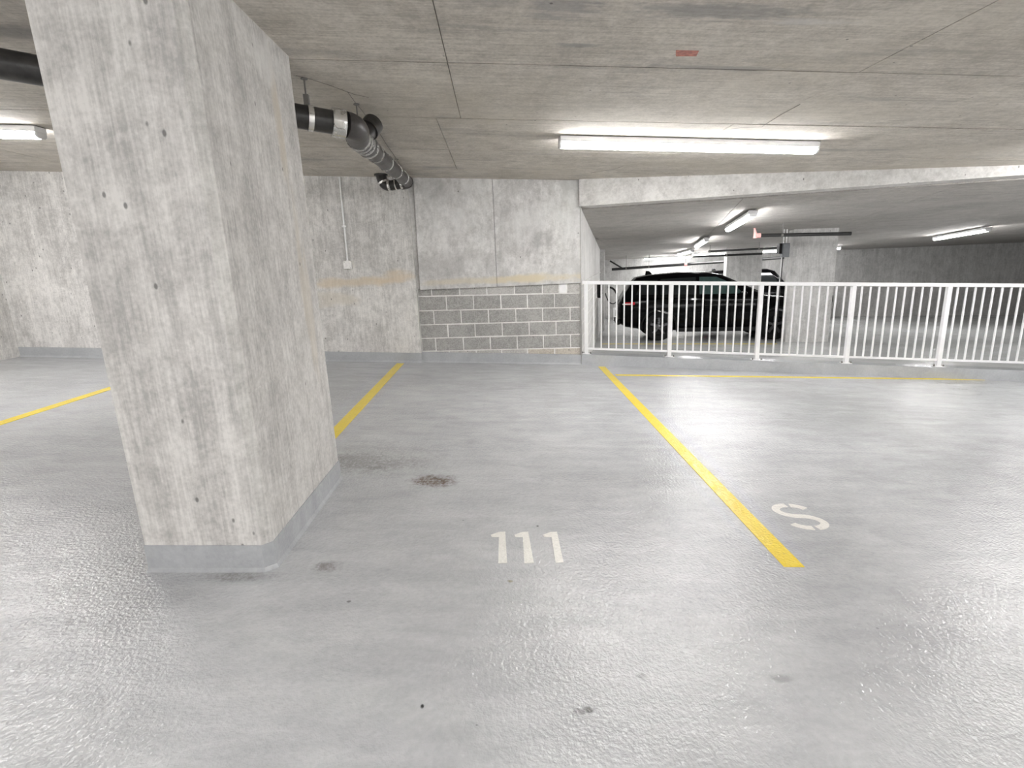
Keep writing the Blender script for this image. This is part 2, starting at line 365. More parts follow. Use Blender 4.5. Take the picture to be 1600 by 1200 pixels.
# upper cast wall over the blocks, two pours
up_ = MB().prism([(xe1, YW + .05, 1.16), (1.262, YW + .05, 1.16), (1.262, YW + .4, 1.16), (xe1, YW + .4, 1.16)],
                 [(xe1, YW + .05, 3.0), (1.262, YW + .05, 3.0), (1.262, YW + .4, 3.0), (xe1, YW + .4, 3.0)]).build('wall_back_upper', 'upper')
struct(up_, 'smooth cast concrete upper wall above the grey block infill', 'wall')
for (x0, x1, x0t, zb0, zb1) in ((-1.105, .018, -1.075, 1.145, 1.148), (.024, 1.262, .024, 1.148, 1.152)):
    yf = YW + (.012 if x0 < 0 else .015)
    MB().prism([(x0, yf, zb0), (x1, yf, zb1), (x1, YW + .3, zb1), (x0 - .05, YW + .3, zb0)],
               [(x0t, yf, 2.9), (x1, yf, 2.9), (x1, YW + .3, 2.9), (x0t - .05, YW + .3, 2.9)]).build('cast_panel', 'upper', up_)
# block infill
YBK = YW + .055
bw = MB().prism([(xe0, YBK + .005, -.2), (1.258, YBK + .005, -.2), (1.258, YBK + .2, -.2), (xe0, YBK + .2, -.2)],
                [(xe0, YBK + .005, 1.17), (1.258, YBK + .005, 1.17), (1.258, YBK + .2, 1.17), (xe0, YBK + .2, 1.17)]).build('wall_back_blocks', 'mortar')
struct(bw, 'grey concrete block infill wall with pale mortar joints', 'wall')
s5 = lambda u, v: hy(600 + u / 5, 430 + v / 5, YBK)
CL = [(1.160, 1.155), (1.050, 1.003), (.838, .794), (.628, .593), (.426, .387), (.228, .182), (.02, -.02)]
JO = [[372, 590, 803, 1020, 1238, 1368, 1430], [488, 700, 913, 1122, 1333], [390, 603, 817, 1030, 1240, 1455], [500, 712, 925, 1135, 1345], [405, 620, 832, 1042, 1248, 1458], [510, 722, 922, 1122, 1335]]
for r in range(6):
    zt = lambda x: CL[r][0] + (CL[r][1] - CL[r][0]) * (x + 1.14) / 2.39
    zb = lambda x: CL[r + 1][0] + (CL[r + 1][1] - CL[r + 1][0]) * (x + 1.14) / 2.39
    v = [125, 220, 325, 430, 540, 600][r]
    xs = [xe0] + [s5(u, v).x for u in JO[r]] + [1.258]
    for i in range(len(xs) - 1):
        a, b = xs[i] + .0075 + random.uniform(-.002, .002), xs[i + 1] - .0075 + random.uniform(-.002, .002)
        if b - a < .02: continue
        g1, g2 = .007 + random.uniform(-.0015, .003), .007 + random.uniform(-.0015, .003); yo = YBK + random.uniform(-.003, .003); c = .004
        fr = [(a + c, yo, zb(a) + g1 + c), (b - c, yo, zb(b) + g1 + c), (b - c, yo, zt(b) - g2 - c), (a + c, yo, zt(a) - g2 - c)]
        bk = [(a, yo + .004, zb(a) + g1), (b, yo + .004, zb(b) + g1), (b, yo + .004, zt(b) - g2), (a, yo + .004, zt(a) - g2)]
        bb = [(x, YBK + .1, z) for (x, y, z) in bk]
        mb = MB().add(fr + bk + bb, [(0, 1, 2, 3)] + [(k, 4 + k, 4 + (k + 1) % 4, (k + 1) % 4) for k in range(4)] + [(4 + k, 8 + k, 8 + (k + 1) % 4, 4 + (k + 1) % 4) for k in range(4)] + [(11, 10, 9, 8)])
        mat = 'block'
        if r == 5: mat = 'block3' if i >= 4 else 'block2'
        if r == 0 and i in (2, 3, 5, 6, 7): mat = 'block2'
        ob = mb.build('concrete_block', mat, bw)
        if r == 0 and i == 6: ob.data.materials[0] = M['white_panel']; ob['label'] = 'white painted offcut'
# painted upstands along the walls (coating turned up from the floor)
def upstand(pts, h, t, name, label, side):
    mb = MB(); n = len(pts)
    for i in range(n - 1):
        a, b = V(pts[i]), V(pts[i + 1]); d = (b - a).normalized(); nn = V((d.y, -d.x)) * side
        q = [a, b, b + nn * t, a + nn * t]; qb = [a, b, b + nn * (t + .022), a + nn * (t + .022)]
        z = lambda p, hh: (p.x, p.y, fz(p.x) + hh)
        mb.hexa([z(p, -.01) for p in qb], [z(p, .022) for p in q]); mb.hexa([z(p, .022) for p in q], [z(p, h) for p in q])
    return struct(mb.build(name, 'skirt'), label, 'baseboard')
upstand([(XL, YW), (xe0, YW)], .145, .012, 'baseboard_back_left', 'grey painted upstand along the rust stained concrete wall', 1)
upstand([(xe0, YBK), (1.262, YBK)], .152, .035, 'baseboard_back', 'grey painted upstand below the concrete blocks', 1)

# column on the left
cA, cB, cx0, cx1 = 2.205, 3.292, -1.68, -1.112
ch = .038
cp = [(cx0, cA), (cx1 - ch, cA), (cx1, cA + ch), (cx1, cB - .012), (cx1 - .012, cB), (cx0, cB)]
colm = MB().prism([(x, y, -.1) for x, y in cp], [(x, y, 2.95) for x, y in cp]).build('concrete_column', 'column')
tag(colm, 'large rectangular concrete column with painted grey base beside number 111', 'column', kind='structure')
e = .004
ring = [(cx0 - e, cA - e), (cx1 - ch + e * .4, cA - e), (cx1 + e, cA + ch - e * .4), (cx1 + e, cB + e), (cx0 - e, cB + e)]
ring2 = [(cx0 - .016, cA - .016), (cx1 - ch + .006, cA - .016), (cx1 + .016, cA + ch - .006), (cx1 + .016, cB + .016), (cx0 - .016, cB + .016)]
MB().prism([(x, y, fz(x) - .01) for x, y in ring], [(x, y, fz(x) + .135) for x, y in ring]).build('painted_base', 'skirt', colm)
MB().prism([(x, y, fz(x) - .01) for x, y in ring2], [(x, y, fz(x) + .02) for x, y in ring]).build('coved_foot', 'skirt', colm)
# form joint around the column, a slight ridge
jz0 = hit(400, 608, (1, 0, 0), cx1).z; jz1 = hit(508, 547, (1, 0, 0), cx1).z
MB().hexa([(cx1 - .002, cA + .03, jz0 - .004), (cx1 + .003, cA + .03, jz0 - .004), (cx1 + .003, cB - .012, jz1 - .004), (cx1 - .002, cB - .012, jz1 - .004)],
          [(cx1 - .002, cA + .03, jz0 + .003), (cx1 + .0015, cA + .03, jz0 + .003), (cx1 + .0015, cB - .012, jz1 + .003), (cx1 - .002, cB - .012, jz1 + .003)]).build('form_joint', 'column', colm)

# kerb under the railing
kb = []
for (s, a, b) in ((0.012, -.0, .26), (7.7, -.0, .26)): kb.append((rail(s, a, 0), rail(s, b, 0)))
def kerbpoly(h, i0, i1): return [rail(.012, i0, h), rail(7.62, i0, h), rail(7.62, i1, h), rail(.012, i1, h)]
k = MB().prism(kerbpoly(-.05, 0, .24), kerbpoly(.158, 0.006, .24)).build('trim_1', 'skirt')
struct(k, 'grey coated concrete kerb carrying the white railing', 'kerb')

# beam over the railing
def bpt(s, off, z): p = V((B1.x, B1.y)) + V((DB.x, DB.y)) * s + V((NB.x, NB.y)) * off; return V((p.x, p.y, z))
bm_ = MB().prism([bpt(-.02, 0, 2.217), bpt(8.3, 0, 2.215), bpt(8.3, .32, 2.215), bpt(.1, .32, 2.217)], [bpt(-.02, 0, 2.95), bpt(8.3, 0, 2.95), bpt(8.3, .32, 2.95), bpt(.1, .32, 2.95)]).build('concrete_beam', 'beam')
tag(bm_, 'pale level concrete edge beam above the white railing', 'beam', kind='structure')
for s_ in (.215, 2.62):
    MB().box(bpt(s_, -.002, 2.45), (.004, .004, .23), DB, NB).build('form_joint', 'beam', bm_)

# outer walls that close the bay
for nm, a, b, lab in (('wall_left', (XL, YB), (XL, 7.9), 'plain concrete end wall left of the column'), ('wall_right', (XR, YB), (XR, rail_y(XR) + .3), 'plain concrete end wall right of the railing'), ('wall_front', (XL, YB), (XR, YB), 'plain concrete wall across the driving aisle')):
    a, b = V(a), V(b); d = (b - a).normalized(); nn = V((-d.y, d.x)) * .2
    if nm == 'wall_right': nn = -nn
    if nm == 'wall_front': nn = -nn
    qq = [a, b, b + nn, a + nn]
    struct(MB().prism([(p.x, p.y, -.9) for p in qq], [(p.x, p.y, 3.2) for p in qq]).build(nm, 'wall'), lab, 'wall')

# ------------------------------------------------------------------ setting: far bay
def fb(u, v): return V((B1.x + DB.x * u + NB.x * v, B1.y + DB.y * u + NB.y * v))   # u along the beam, v behind it
fp = [V((1.0, 7.75)), V((1.45, rail_y(1.45) + .21)), V((XR, rail_y(XR) + .21)), fb(16, .6), fb(16, 17.4), fb(-3, 17.4)]
o = MB().prism([(p.x, p.y, ffz(p.x, p.y) - .3) for p in fp], [(p.x, p.y, ffz(p.x, p.y)) for p in fp]).build('floor_far', 'farfloor')
struct(o, 'grey coated floor of the lower bay beyond the railing', 'floor')
fcl = [fb(-.3, .1), fb(16, .1), fb(16, 17.4), fb(-3, 17.4), fb(-3, 8)]
fce = MB().prism([(p.x, p.y, fcz(p.x, p.y) + .018) for p in fcl], [(p.x, p.y, fcz(p.x, p.y) + .3) for p in fcl]).build('ceiling_far', 'farceil')
struct(fce, 'low sloping concrete ceiling of the bay beyond the railing', 'ceiling')
us = [-3, -.35, 2.15, 4.65, 7.15, 9.6, 12.0, 16]
vs2 = [.33, 1.55, 2.8, 5.2, 7.6, 10, 12.4, 14.8, 17.3]
for i in range(len(us) - 1):
    for j in range(len(vs2) - 1):
        g = .004; a, b, c, d = us[i] + g, us[i + 1] - g, vs2[j] + g, vs2[j + 1] - g
        if i == 0 and j < 3: continue
        pp = [fb(a, c), fb(b, c), fb(b, d), fb(a, d)]
        MB().prism([(p.x, p.y, fcz(p.x, p.y)) for p in pp], [(p.x, p.y, fcz(p.x, p.y) + .03) for p in pp]).build('ceiling_panel', 'farceil', fce)
# side wall running back from the block wall
def sw(t, off, z): p = W0 + SD * t + SN * off; return V((p.x, p.y, z))
LS = 8.6
o = MB().prism([sw(0, 0, -1.4), sw(LS, 0, -1.4), sw(LS, -.3, -1.4), sw(.6, -.3, -1.4)], [sw(0, 0, 2.6), sw(LS, 0, 2.6), sw(LS, -.3, 2.6), sw(.6, -.3, 2.6)]).build('wall_side', 'sidewall')
struct(o, 'pale concrete side wall running back past the railing end', 'wall')
MB().prism([sw(.03, 0, 1.125), sw(LS, 0, 1.125), sw(LS, .02, 1.125), sw(.03, .02, 1.125)], [sw(.03, 0, 1.16), sw(LS, 0, 1.16), sw(LS, .012, 1.16), sw(.03, .012, 1.16)]).build('ledge', 'sidewall', o)
for k_ in range(6):                                          # painted block courses seen along the side wall
    z = .93 - k_ * .2
    MB().prism([sw(.10, 0, z), sw(LS, 0, z), sw(LS, .004, z), sw(.10, .004, z)], [sw(.10, 0, z + .012), sw(LS, 0, z + .012), sw(LS, .004, z + .012), sw(.10, .004, z + .012)]).build('mortar_joint', 'mortar', o)
o = MB().prism([sw(LS, -.3, -1.6), sw(LS, .14, -1.6), sw(LS + .5, .14, -1.6), sw(LS + .5, -.3, -1.6)], [sw(LS, -.3, 2.4), sw(LS, .14, 2.4), sw(LS + .5, .14, 2.4), sw(LS + .5, -.3, 2.4)]).build('concrete_pilaster', 'farwall')
tag(o, 'narrow shaded concrete pilaster at the end of the pale side wall', 'pilaster', kind='structure')
BWV = 14.9
for nm, a, b, lab in (('wall_far', fb(-3, BWV), fb(16, BWV), 'grey concrete wall at the very back behind the parked cars'), ('wall_far_right', fb(15.8, .3), fb(15.8, BWV), 'concrete end wall of the lower bay'), ('wall_far_left', fb(-1.6, 7.6), fb(-1.6, BWV), 'concrete wall beyond the shaded pilaster')):
    d = (b - a).normalized(); nn = V((-d.y, d.x)) * .2
    qq = [a, b, b + nn, a + nn]
    struct(MB().prism([(p.x, p.y, -2.) for p in qq], [(p.x, p.y, 2.6) for p in qq]).build(nm, 'farwall'), lab, 'wall')
wf = bpy.data.objects['wall_far']
for px in (1030, 1116, 1126):                               # pour joints on the far wall
    r = ray(px, 430); t = (BWV - NB.dot(CAM - V((B1.x, B1.y, 0)))) / NB.dot(r); p = CAM + r * t
    MB().box((p.x, p.y, .3), (.02, .012, 1.6), DB, NB).build('form_joint', 'farwall', wf)
# concrete column in the far bay
def cwall(name, px0, px1, Y, depth, label, py=425, ang=-12.0, mat='farwall'):
    a, b = hy(px0, py, Y), None
    d = V((math.cos(math.radians(ang)), math.sin(math.radians(ang)))); r = ray(px1, py); 
    # intersect line a+t*d with the ray's ground track
    den = d.x * r.y - d.y * r.x; t = (0 - (a.x * r.y - a.y * r.x)) / den
    p0 = V((a.x, a.y)); p1 = p0 + d * t; nn = V((-d.y, d.x)) * depth
    qq = [p0, p1, p1 + nn, p0 + nn]
    ob = MB().prism([(p.x, p.y, ffz(p.x, p.y) - .1) for p in qq], [(p.x, p.y, fcz(p.x, p.y) + .1) for p in qq]).build(name, mat)
    tag(ob, label, 'column', kind='structure'); return qq
cwall('concrete_column', 1135, 1190, 17.2, .45, 'wide grey concrete column behind the black car roof')
PIL = cwall('concrete_column', 1232, 1300, 11.45, .27, 'concrete column carrying the small grey switch box', 470, -9.0)

# ------------------------------------------------------------------ floor markings
def line(name, a, b, wd, label, zf=fz, mat='yellow'):
    o = ribbon([a, b], wd, 0, 1, zf, name, mat, None, .0025)
    return tag(o, label, 'marking', 'yellow parking lines')
line('parking_line', (-1.435, 2.25), (-1.465, 7.545), .105, 'yellow stall line partly hidden by the left column')
yr0, yr1 = hfloor(1241, 886), hfloor(940, 573)
line('parking_line', (yr0.x, yr0.y), (yr1.x, yr1.y), .105, 'long yellow stall line between number 111 and letter S')
t0, t1 = hfloor(962, 586), hfloor(1250, 589.5)
dd = (t1 - t0).normalized(); t2 = t0 + dd * 6.2
line('parking_line', (t0.x, t0.y), (t2.x, t2.y), .085, 'thin yellow line running along the kerb below the railing')
line('parking_line', (-4.38, 2.25), (-4.41, 7.545), .105, 'yellow stall line in the bay left of the column')
f0, f1 = hfar(938, 537.3), hfar(1214, 537.3)
o = line('parking_line', (f0.x, f0.y), (f1.x, f1.y), .09, 'yellow line on the lower floor in front of the black car', ffz)

def stroke(name, pts, wd, mat, parent):
    return ribbon(pts, wd, 0, 1, fz, name, mat, parent, .002)
num = empty('stall_number', (.1, 2.42, fz(.1)), 'white stencilled number 111 on the grey floor', 'marking')
for (bl, br, tr, tl, f1_, f2_) in (((778.5, 880.5), (792.5, 880), (789.4, 831), (779.8, 831.5), (766.5, 836.2), (768, 839.2)), ((819.3, 880.5), (834, 879.5), (825.3, 831), (816.3, 831.5), (803.3, 836.2), (805, 839.2)), ((868, 879.7), (880.5, 878.8), (870.3, 831), (860.3, 831.5), (848.3, 836.2), (850.5, 839.2))):
    jn = (tl[0] + (bl[0] - tl[0]) * .17, 839.5)
    poly = [hfloor(*p) for p in (bl, br, tr, tl, f1_, f2_, jn)]
    MB().prism([(p.x, p.y, fz(p.x)) for p in poly], [(p.x, p.y, fz(p.x) + .002) for p in poly]).build('digit', 'white_paint', num)
let = empty('stall_letter', (1.78, 2.78, fz(1.78)), 'white stencilled letter S right of the long yellow line', 'marking')
c0 = hfloor(1196, 803); cxs, cys = 1.768, 2.775
def sarc(cx_, cy_, rx, ry, a0, a1, n=14): return [(cx_ + rx * math.cos(math.radians(a0 + (a1 - a0) * i / n)), cy_ + ry * math.sin(math.radians(a0 + (a1 - a0) * i / n))) for i in range(n + 1)]
def sribbon(pts, wd, name, parent):
    mb = MB(); L = []
    for i, p in enumerate(pts):
        a = V(pts[max(0, i - 1)]); b = V(pts[min(len(pts) - 1, i + 1)]); d = (b - a).normalized(); s = V((-d.y, d.x)) * wd / 2
        L.append((V(p) - s, V(p) + s))
    for i in range(len(L) - 1):
        q = [L[i][0], L[i + 1][0], L[i + 1][1], L[i][1]]
        mb.hexa([(p.x, p.y, fz(p.x)) for p in q], [(p.x, p.y, fz(p.x) + .002) for p in q])
    return mb.build(name, 'white_paint', parent)
R_ = .072
sribbon(sarc(cxs, cys + R_, .10, R_, 20, 78), .046, 'stroke', let)
sribbon(sarc(cxs, cys + R_, .10, R_, 92, 262) + sarc(cxs, cys - R_, .10, R_, 82, -78), .046, 'stroke', let)
sribbon(sarc(cxs, cys - R_, .10, R_, 268, 198), .046, 'stroke', let)

# ------------------------------------------------------------------ batten lamps
def batten(a, b, zf, label, group, drop=0.):
    a, b = V(a), V(b); d = (b - a).normalized(); mid = (a + b) / 2
    P0 = V((a.x, a.y, zf(a.x, a.y) - drop)); P1 = V((b.x, b.y, zf(b.x, b.y) - drop)); ax = (P1 - P0).normalized(); L = (P1 - P0).length
    ay = V((-d.y, d.x, 0)); az = ax.cross(ay).normalized(); az = az if az.z > 0 else -az; c = (P0 + P1) / 2
    t = empty('batten_lamp', (mid.x, mid.y, zf(mid.x, mid.y) - drop), label, 'lamp', group)
    MB().box(c - az * .025, (L / 2, .066, .025), ax, ay, az, .004).build('housing', 'lamp_body', t)
    prof = [(-.054, -.050), (.054, -.050), (.052, -.074), (.042, -.089), (.022, -.096), (-.022, -.096), (-.042, -.089), (-.052, -.074)]
    h = L / 2 - .018
    MB().prism([c - ax * h + ay * y + az * z for y, z in prof], [c + ax * h + ay * y + az * z for y, z in prof]).build('diffuser', 'diffuser', t, 40)
    for s in (-1, 1):
        MB().prism([c + ax * s * h + ay * y * 1.05 + az * (z + .001 if z > -.051 else z * 1.02) for y, z in prof], [c + ax * s * (h + .018) + ay * y * 1.05 + az * (z if z > -.051 else z * 1.02) for y, z in prof]).build('end_cap', 'lamp_body', t)
    if drop > .01:
        for s in (-.8, .8):
            MB().box(c + ax * s * L / 2 + az * (drop / 2 + .002), (.03, .03, drop / 2 + .006), ax, ay, az).build('bracket', 'lamp_end', t)
    else:
        MB().box(c + az * .002, (.03, .05, .004), ax, ay, az).build('bracket', 'lamp_end', t)
    return t
G1, G2 = 'batten lamps on the near ceiling', 'batten lamps in the lower bay'
batten((.645, 5.065), (3.08, 5.11), cz_, 'long white batten lamp glowing on the ceiling before the pale beam', G1, .006)
batten((-6.4, 5.05), (-3.97, 5.07), cz_, 'glowing batten lamp above the bay left of the column', G1, .006)
batten((5.4, 5.0), (7.83, 5.0), cz_, 'glowing batten lamp near the right end wall', G1, .006)
for (y, nm_, xs_) in ((-1.2, 'over the near edge of the aisle', ((-5.2, 'first from the left'), (-1.2, 'second from the left'), (2.8, 'third from the left'), (6.0, 'fourth from the left'))),
                      (-4.6, 'over the far edge of the aisle', ((-3.6, 'left one'), (2.4, 'right one')))):
    for (x, lb) in xs_:
        batten((x, y), (x + 2.44, y), cz_, 'glowing batten lamp ' + nm_ + ', ' + lb, G1, .006)
def lampfar(p0, p1, label, L=2.44, drop=.03):
    a, b = hfceil(*p0, drop + .04), hfceil(*p1, drop + .04); m_ = (V((a.x, a.y)) + V((b.x, b.y))) / 2; d = V((b.x - a.x, b.y - a.y)); L = min(d.length, 2.5) if L is None else L
    d.normalize(); return batten(m_ - d * L / 2, m_ + d * L / 2, fcz, label, G2, drop)
lampfar((1177, 333), (1138, 357), 'nearest bright batten lamp in the lower bay, pointing away from the railing', None)
lampfar((1104, 374), (1088.5, 384), 'second batten lamp in the row pointing away, smaller and lower', None)
lampfar((1078, 392.5), (1064, 396), 'furthest tiny batten lamp of the row pointing away', 1.6)
def lampat(px0, px1, py, Y, label, ang, L):
    a = hy(px0, py, Y); d = V((math.cos(math.radians(ang)), math.sin(math.radians(ang)))); return batten(V((a.x, a.y)), V((a.x, a.y)) + d * L, fcz, label, G2, .03)
lampat(1006, 1072, 405, 20.6, 'thin batten lamp close to the far wall left of the wide column', -16, 1.75)
lampat(1081, 1133, 397, 18.6, 'bright batten lamp ending behind the wide grey column', -16, 1.7)
lampat(1186, 1220, 394, 17.6, 'bright batten lamp between the wide column and the switch box', -16, 2.44)
batten(fb(8.2, 1.6), fb(8.2, 4.0), fcz, 'added batten lamp lighting the lower bay right of the switch box column', G2, .03)  # this lamp and the next are added to light the lower bay
batten(fb(8.2, 7.0), fb(8.2, 9.4), fcz, 'added batten lamp lighting the lower bay beyond the switch box column', G2, .03)

# ------------------------------------------------------------------ guard railing
gr = empty('guard_railing', rail(.08, .08, .158), 'white steel guard railing with thin balusters on the grey kerb', 'railing')
S1 = 7.55; TOPH = lambda s: 1.232 + .017 * s
def bar(s, h0, h1, hs, ho, name, parent=gr):
    p = rail(s, .08, 0); z0 = fz(p.x) + h0; z1 = fz(p.x) + h1
    dv = V((RD.x, RD.y, 0)); nv = V((RN.x, RN.y, 0))
    return MB().box((p.x, p.y, (z0 + z1) / 2), (hs, ho, (z1 - z0) / 2), dv, nv).build(name, 'rail', parent)
posts = [.085 + 1.252 * i for i in range(7)]
posts[0] = .085; posts[1] = 1.322; posts[2] = 2.59
for i in range(3, 7): posts[i] = 2.59 + 1.26 * (i - 2)
for s in posts:
    pt = bar(s, .158, TOPH(s), .028, .028, 'post')
    p = rail(s, .08, .158); dv = V((RD.x, RD.y, 0)); nv = V((RN.x, RN.y, 0))
    bp_ = MB().box(p + V((0, 0, .006)), (.07, .045, .004), V((RD.x, RD.y, -.06)).normalized(), nv).build('base_plate', 'rail', pt)
    for t in (-1, 1):
        MB().lathe([(0, .011), (.016, .011), (.016, .006), (.028, .006)], p + dv * t * .062 - nv * .022 + V((0, 0, .009 - .06 * t * .062)), (0, 0, 1), 8).build('bolt', 'bolt', pt)
for i in range(len(posts) - 1):
    a, b = posts[i] + .03, posts[i + 1] - .03
    P, Q = rail(a, .08, .242 + .003 * a), rail(b, .08, .242 + .003 * b)
    ax = (Q - P).normalized(); nv = V((RN.x, RN.y, 0))
    MB().box((P + Q) / 2, ((Q - P).length / 2, .019, .013), ax, nv, ax.cross(nv)).build('bottom_rail', 'rail', gr)
    for k_ in range(10):
        s = posts[i] + (posts[i + 1] - posts[i]) * (k_ + 1) / 11 + (.0)
        bar(s, .25 + .003 * s, TOPH(s) - .02, .0095, .0095, 'baluster')
P, Q = rail(.03, .08, TOPH(0)), rail(S1, .08, TOPH(S1)); ax = (Q - P).normalized(); nv = V((RN.x, RN.y, 0))
MB().box((P + Q) / 2, ((Q - P).length / 2, .030, .026), ax, nv, ax.cross(nv), .006).build('top_rail', 'rail', gr)

# ------------------------------------------------------------------ conduit and box on the wall
c0, c1 = hy(530, 276, YW - .02), hy(543, 408, YW - .02)
cond = empty('wall_conduit', (c1.x, YW - .02, c1.z - .06), 'thin galvanised conduit dropping to a small junction box on the bare wall', 'conduit')
MB().tube([(c0.x, YW - .014, cz_(c0.x, YW) - .01), (c1.x, YW - .014, c1.z)], .0125, 10).build('tube', 'galv', cond, 40)
jb = MB().box((c1.x, YW - .022, c1.z - .055), (.056, .022, .056), None, None, None, .005).build('junction_box', 'boxgalv', cond)
MB().box((c1.x - .004, YW - .046, c1.z - .055), (.053, .003, .053)).build('cover_plate', 'boxgalv', jb)
for sx, sz in ((-.04, .04), (.04, -.04)): MB().lathe([(0, .005), (.003, .004)], (c1.x + sx, YW - .0485, c1.z - .055 + sz), (0, -1, 0), 8).build('screw', 'rod', jb)
MB().lathe([(-.012, .02), (.012, .02)], (c1.x, YW - .014, c1.z + .004), (0, 0, 1), 10).build('connector', 'galv', cond, 40)
m_ = c0.lerp(c1, .58); MB().box((m_.x, YW - .014, m_.z), (.03, .016, .011)).build('strap', 'galv', cond)

# ------------------------------------------------------------------ drain pipe under the ceiling
PR = .073
def hx(px, py, X): return hit(px, py, (1, 0, 0), X)
pA = hy(468, 182, 3.62); pB = hy(536, 194, 3.74); pW = hy(637.5, 285, 7.33)
pC = hy(563, 219, 4.2)
dp = empty('drain_pipe', (pA.x, pA.y, pA.z), 'black cast iron drain pipe with steel bands hung below the ceiling', 'pipe')
dirAB = (pB - pA).normalized(); pL = pA - dirAB * 1.6
MB().tube([pL, pB], PR, 20).build('pipe_run', 'pipe', dp, 40)
dCW = (pW - pC).normalized()
def bez(a, b, c, n=8): return [a.lerp(b, t / n).lerp(b.lerp(c, t / n), t / n) for t in range(n + 1)]
kn = pB + dirAB * .11
eb = bez(pB + dirAB * .02, kn, pC - dCW * .10)
MB().tube([p for p in eb], PR * 1.12, 20).build('elbow', 'pipe_grey', dp, 40)
MB().tube([pC - dCW * .10, pC + dCW * .34], PR * 1.10, 20).build('wye_fitting', 'pipe_grey', dp, 40)
MB().tube([pC + dCW * .30, pW], PR, 20).build('pipe_run', 'pipe_grey', dp, 40)
# capped branch of the wye rising behind the pipe
br0 = pC + dCW * .0; br1 = br0 + V((.075, .16, .15))
MB().tube([br0, br0.lerp(br1, .65)], PR * .9, 18).build('wye_branch', 'pipe', dp, 40)
MB().tube([br0.lerp(br1, .6), br1], PR * 1.08, 18).build('branch_cap', 'pipe', dp, 40)
# return along the wall and up into the slab
pE = hy(607, 290.5, 7.36); pT = hy(596, 283, 7.38); pU = V((pT.x - .005, 7.40, cz_(pT.x, 7.4)))
MB().tube(bez(pW - dCW * .12, pW + dCW * .06 + V((0, 0, 0)), pW.lerp(pE, .35), 6), PR * 1.08, 18).build('elbow', 'pipe_grey', dp, 40)
MB().tube([pW.lerp(pE, .3), pE], PR * .9, 18).build('pipe_run', 'pipe', dp, 40)
MB().tube(bez(pE + (pW - pE) * .1, pE + (pE - pW) * .30, pU, 6), PR * .95, 18).build('elbow', 'pipe', dp, 40)
MB().tube([pU + V((0, 0, -.02)), pU + V((0, 0, .0))], PR * 1.25, 18).build('ceiling_flange', 'pipe', dp, 40)
def band(c, d, wd, r, name='steel_band'):
    c = V(c); d = V(d).normalized()
    return MB().lathe([(-wd / 2, r - .004), (-wd / 2, r), (wd / 2, r), (wd / 2, r - .004)], c, d, 22).build(name, 'steel', dp, 40)
b_ = band(pA + dirAB * .065, dirAB, .032, PR + .006, 'hanger_strap')
b_ = band(pB - dirAB * .03, dirAB, .085, PR * 1.12 + .008, 'coupling')
MB().box(pB - dirAB * .02 + V((.02, -.085, -.03)), (.028, .014, .02), dirAB).build('clamp_screw', 'steel', b_)
for (t, wd, r) in ((-.085, .02, 1.12), (-.055, .012, 1.12), (.03, .014, 1.14), (.13, .028, 1.14), (.30, .022, 1.14), (.62, .012, 1.04), (1.2, .010, 1.04), (1.9, .010, 1.04), (2.55, .010, 1.04)):
    band(pC + dCW * t, dCW, wd, PR * r + .006)
dWE = (pE - pW).normalized(); L_ = (pE - pW).length
for t, wd in ((.32, .03), (.62, .014), (.95, .03)): band(pW + dWE * L_ * t, dWE, wd, PR * .95 + .006)
band(pE.lerp(pU, .45) + V((-.02, 0, -.02)), V((-.4, 0, 1)), .025, PR * .95 + .008)
def hang(top, bot, name='hanger_rod'):
    MB().tube([top, bot], .006, 6).build(name, 'rod', dp)
    MB().lathe([(0, .022), (.006, .022)], V(top) - V((0, 0, .008)), (0, 0, 1), 10).build('ceiling_anchor', 'rod', dp)
h1 = pA + dirAB * .055
hang((h1.x, h1.y, cz_(h1.x, h1.y)), (h1.x, h1.y, h1.z + PR + .02)); MB().box((h1.x, h1.y, h1.z + PR + .03), (.016, .012, .035)).build('hanger_clevis', 'rod', dp)
for t in (-.02, .55, 2.1):
    q = pC + dCW * t; hang((q.x, q.y, cz_(q.x, q.y)), (q.x, q.y, q.z + PR)); MB().box((q.x, q.y, q.z + PR + .012), (.02, .012, .016)).build('hanger_clevis', 'rod', dp)
q = pW.lerp(pE, .75); hang((q.x, q.y, cz_(q.x, q.y)), (q.x, q.y, q.z + PR * .8))

# ------------------------------------------------------------------ far pipes, box, charger
def pipe(name, pts, r, label, cat='pipe', hangers=()):
    t = empty(name, pts[0], label, cat)
    MB().tube(pts, r, 12).build('pipe_run', 'black_pipe', t, 40)
    for f in hangers:
        p = V(pts[0]).lerp(V(pts[-1]), f); MB().tube([(p.x, p.y, fcz(p.x, p.y)), p], .008, 6).build('hanger_rod', 'rod', t)
        MB().lathe([(-.02, r + .008), (.02, r + .008)], p, V(pts[-1]) - V(pts[0]), 12).build('hanger_ring', 'rod', t)
    return t
a = hy(1186, 368, 10.4); b = hy(1330, 365, 9.9)
t = pipe('sprinkler_pipe', [a, b], .034, 'short black sprinkler pipe with pink end fitting before the switch box column', hangers=(.26,))
sp = MB().lathe([(-.05, .045), (.03, .045)], a, b - a, 12).build('end_fitting', 'pink', t, 40)
e_ = a - (b - a).normalized() * .07
MB().tube([e_ + V((0, 0, -.05)), e_ + V((0, 0, .05)), e_ + V((-.02, 0, .14))], [.038, .03, .014], 10).build('sprinkler_head', 'pink', t, 40)
MB().lathe([(0, .035), (.006, .035)], e_ + V((-.02, 0, .14)), (0, 0, 1), 10).build('deflector', 'pink', t)
a, b = hy(1107, 393, 15.4), hy(1219, 387, 14.4)
pipe('sprinkler_pipe', [a, b], .028, 'upper black pipe crossing to the grey switch box', hangers=(.02, .72))
a, b = hy(1082, 401, 16.9), hy(1191, 396.5, 16.2)
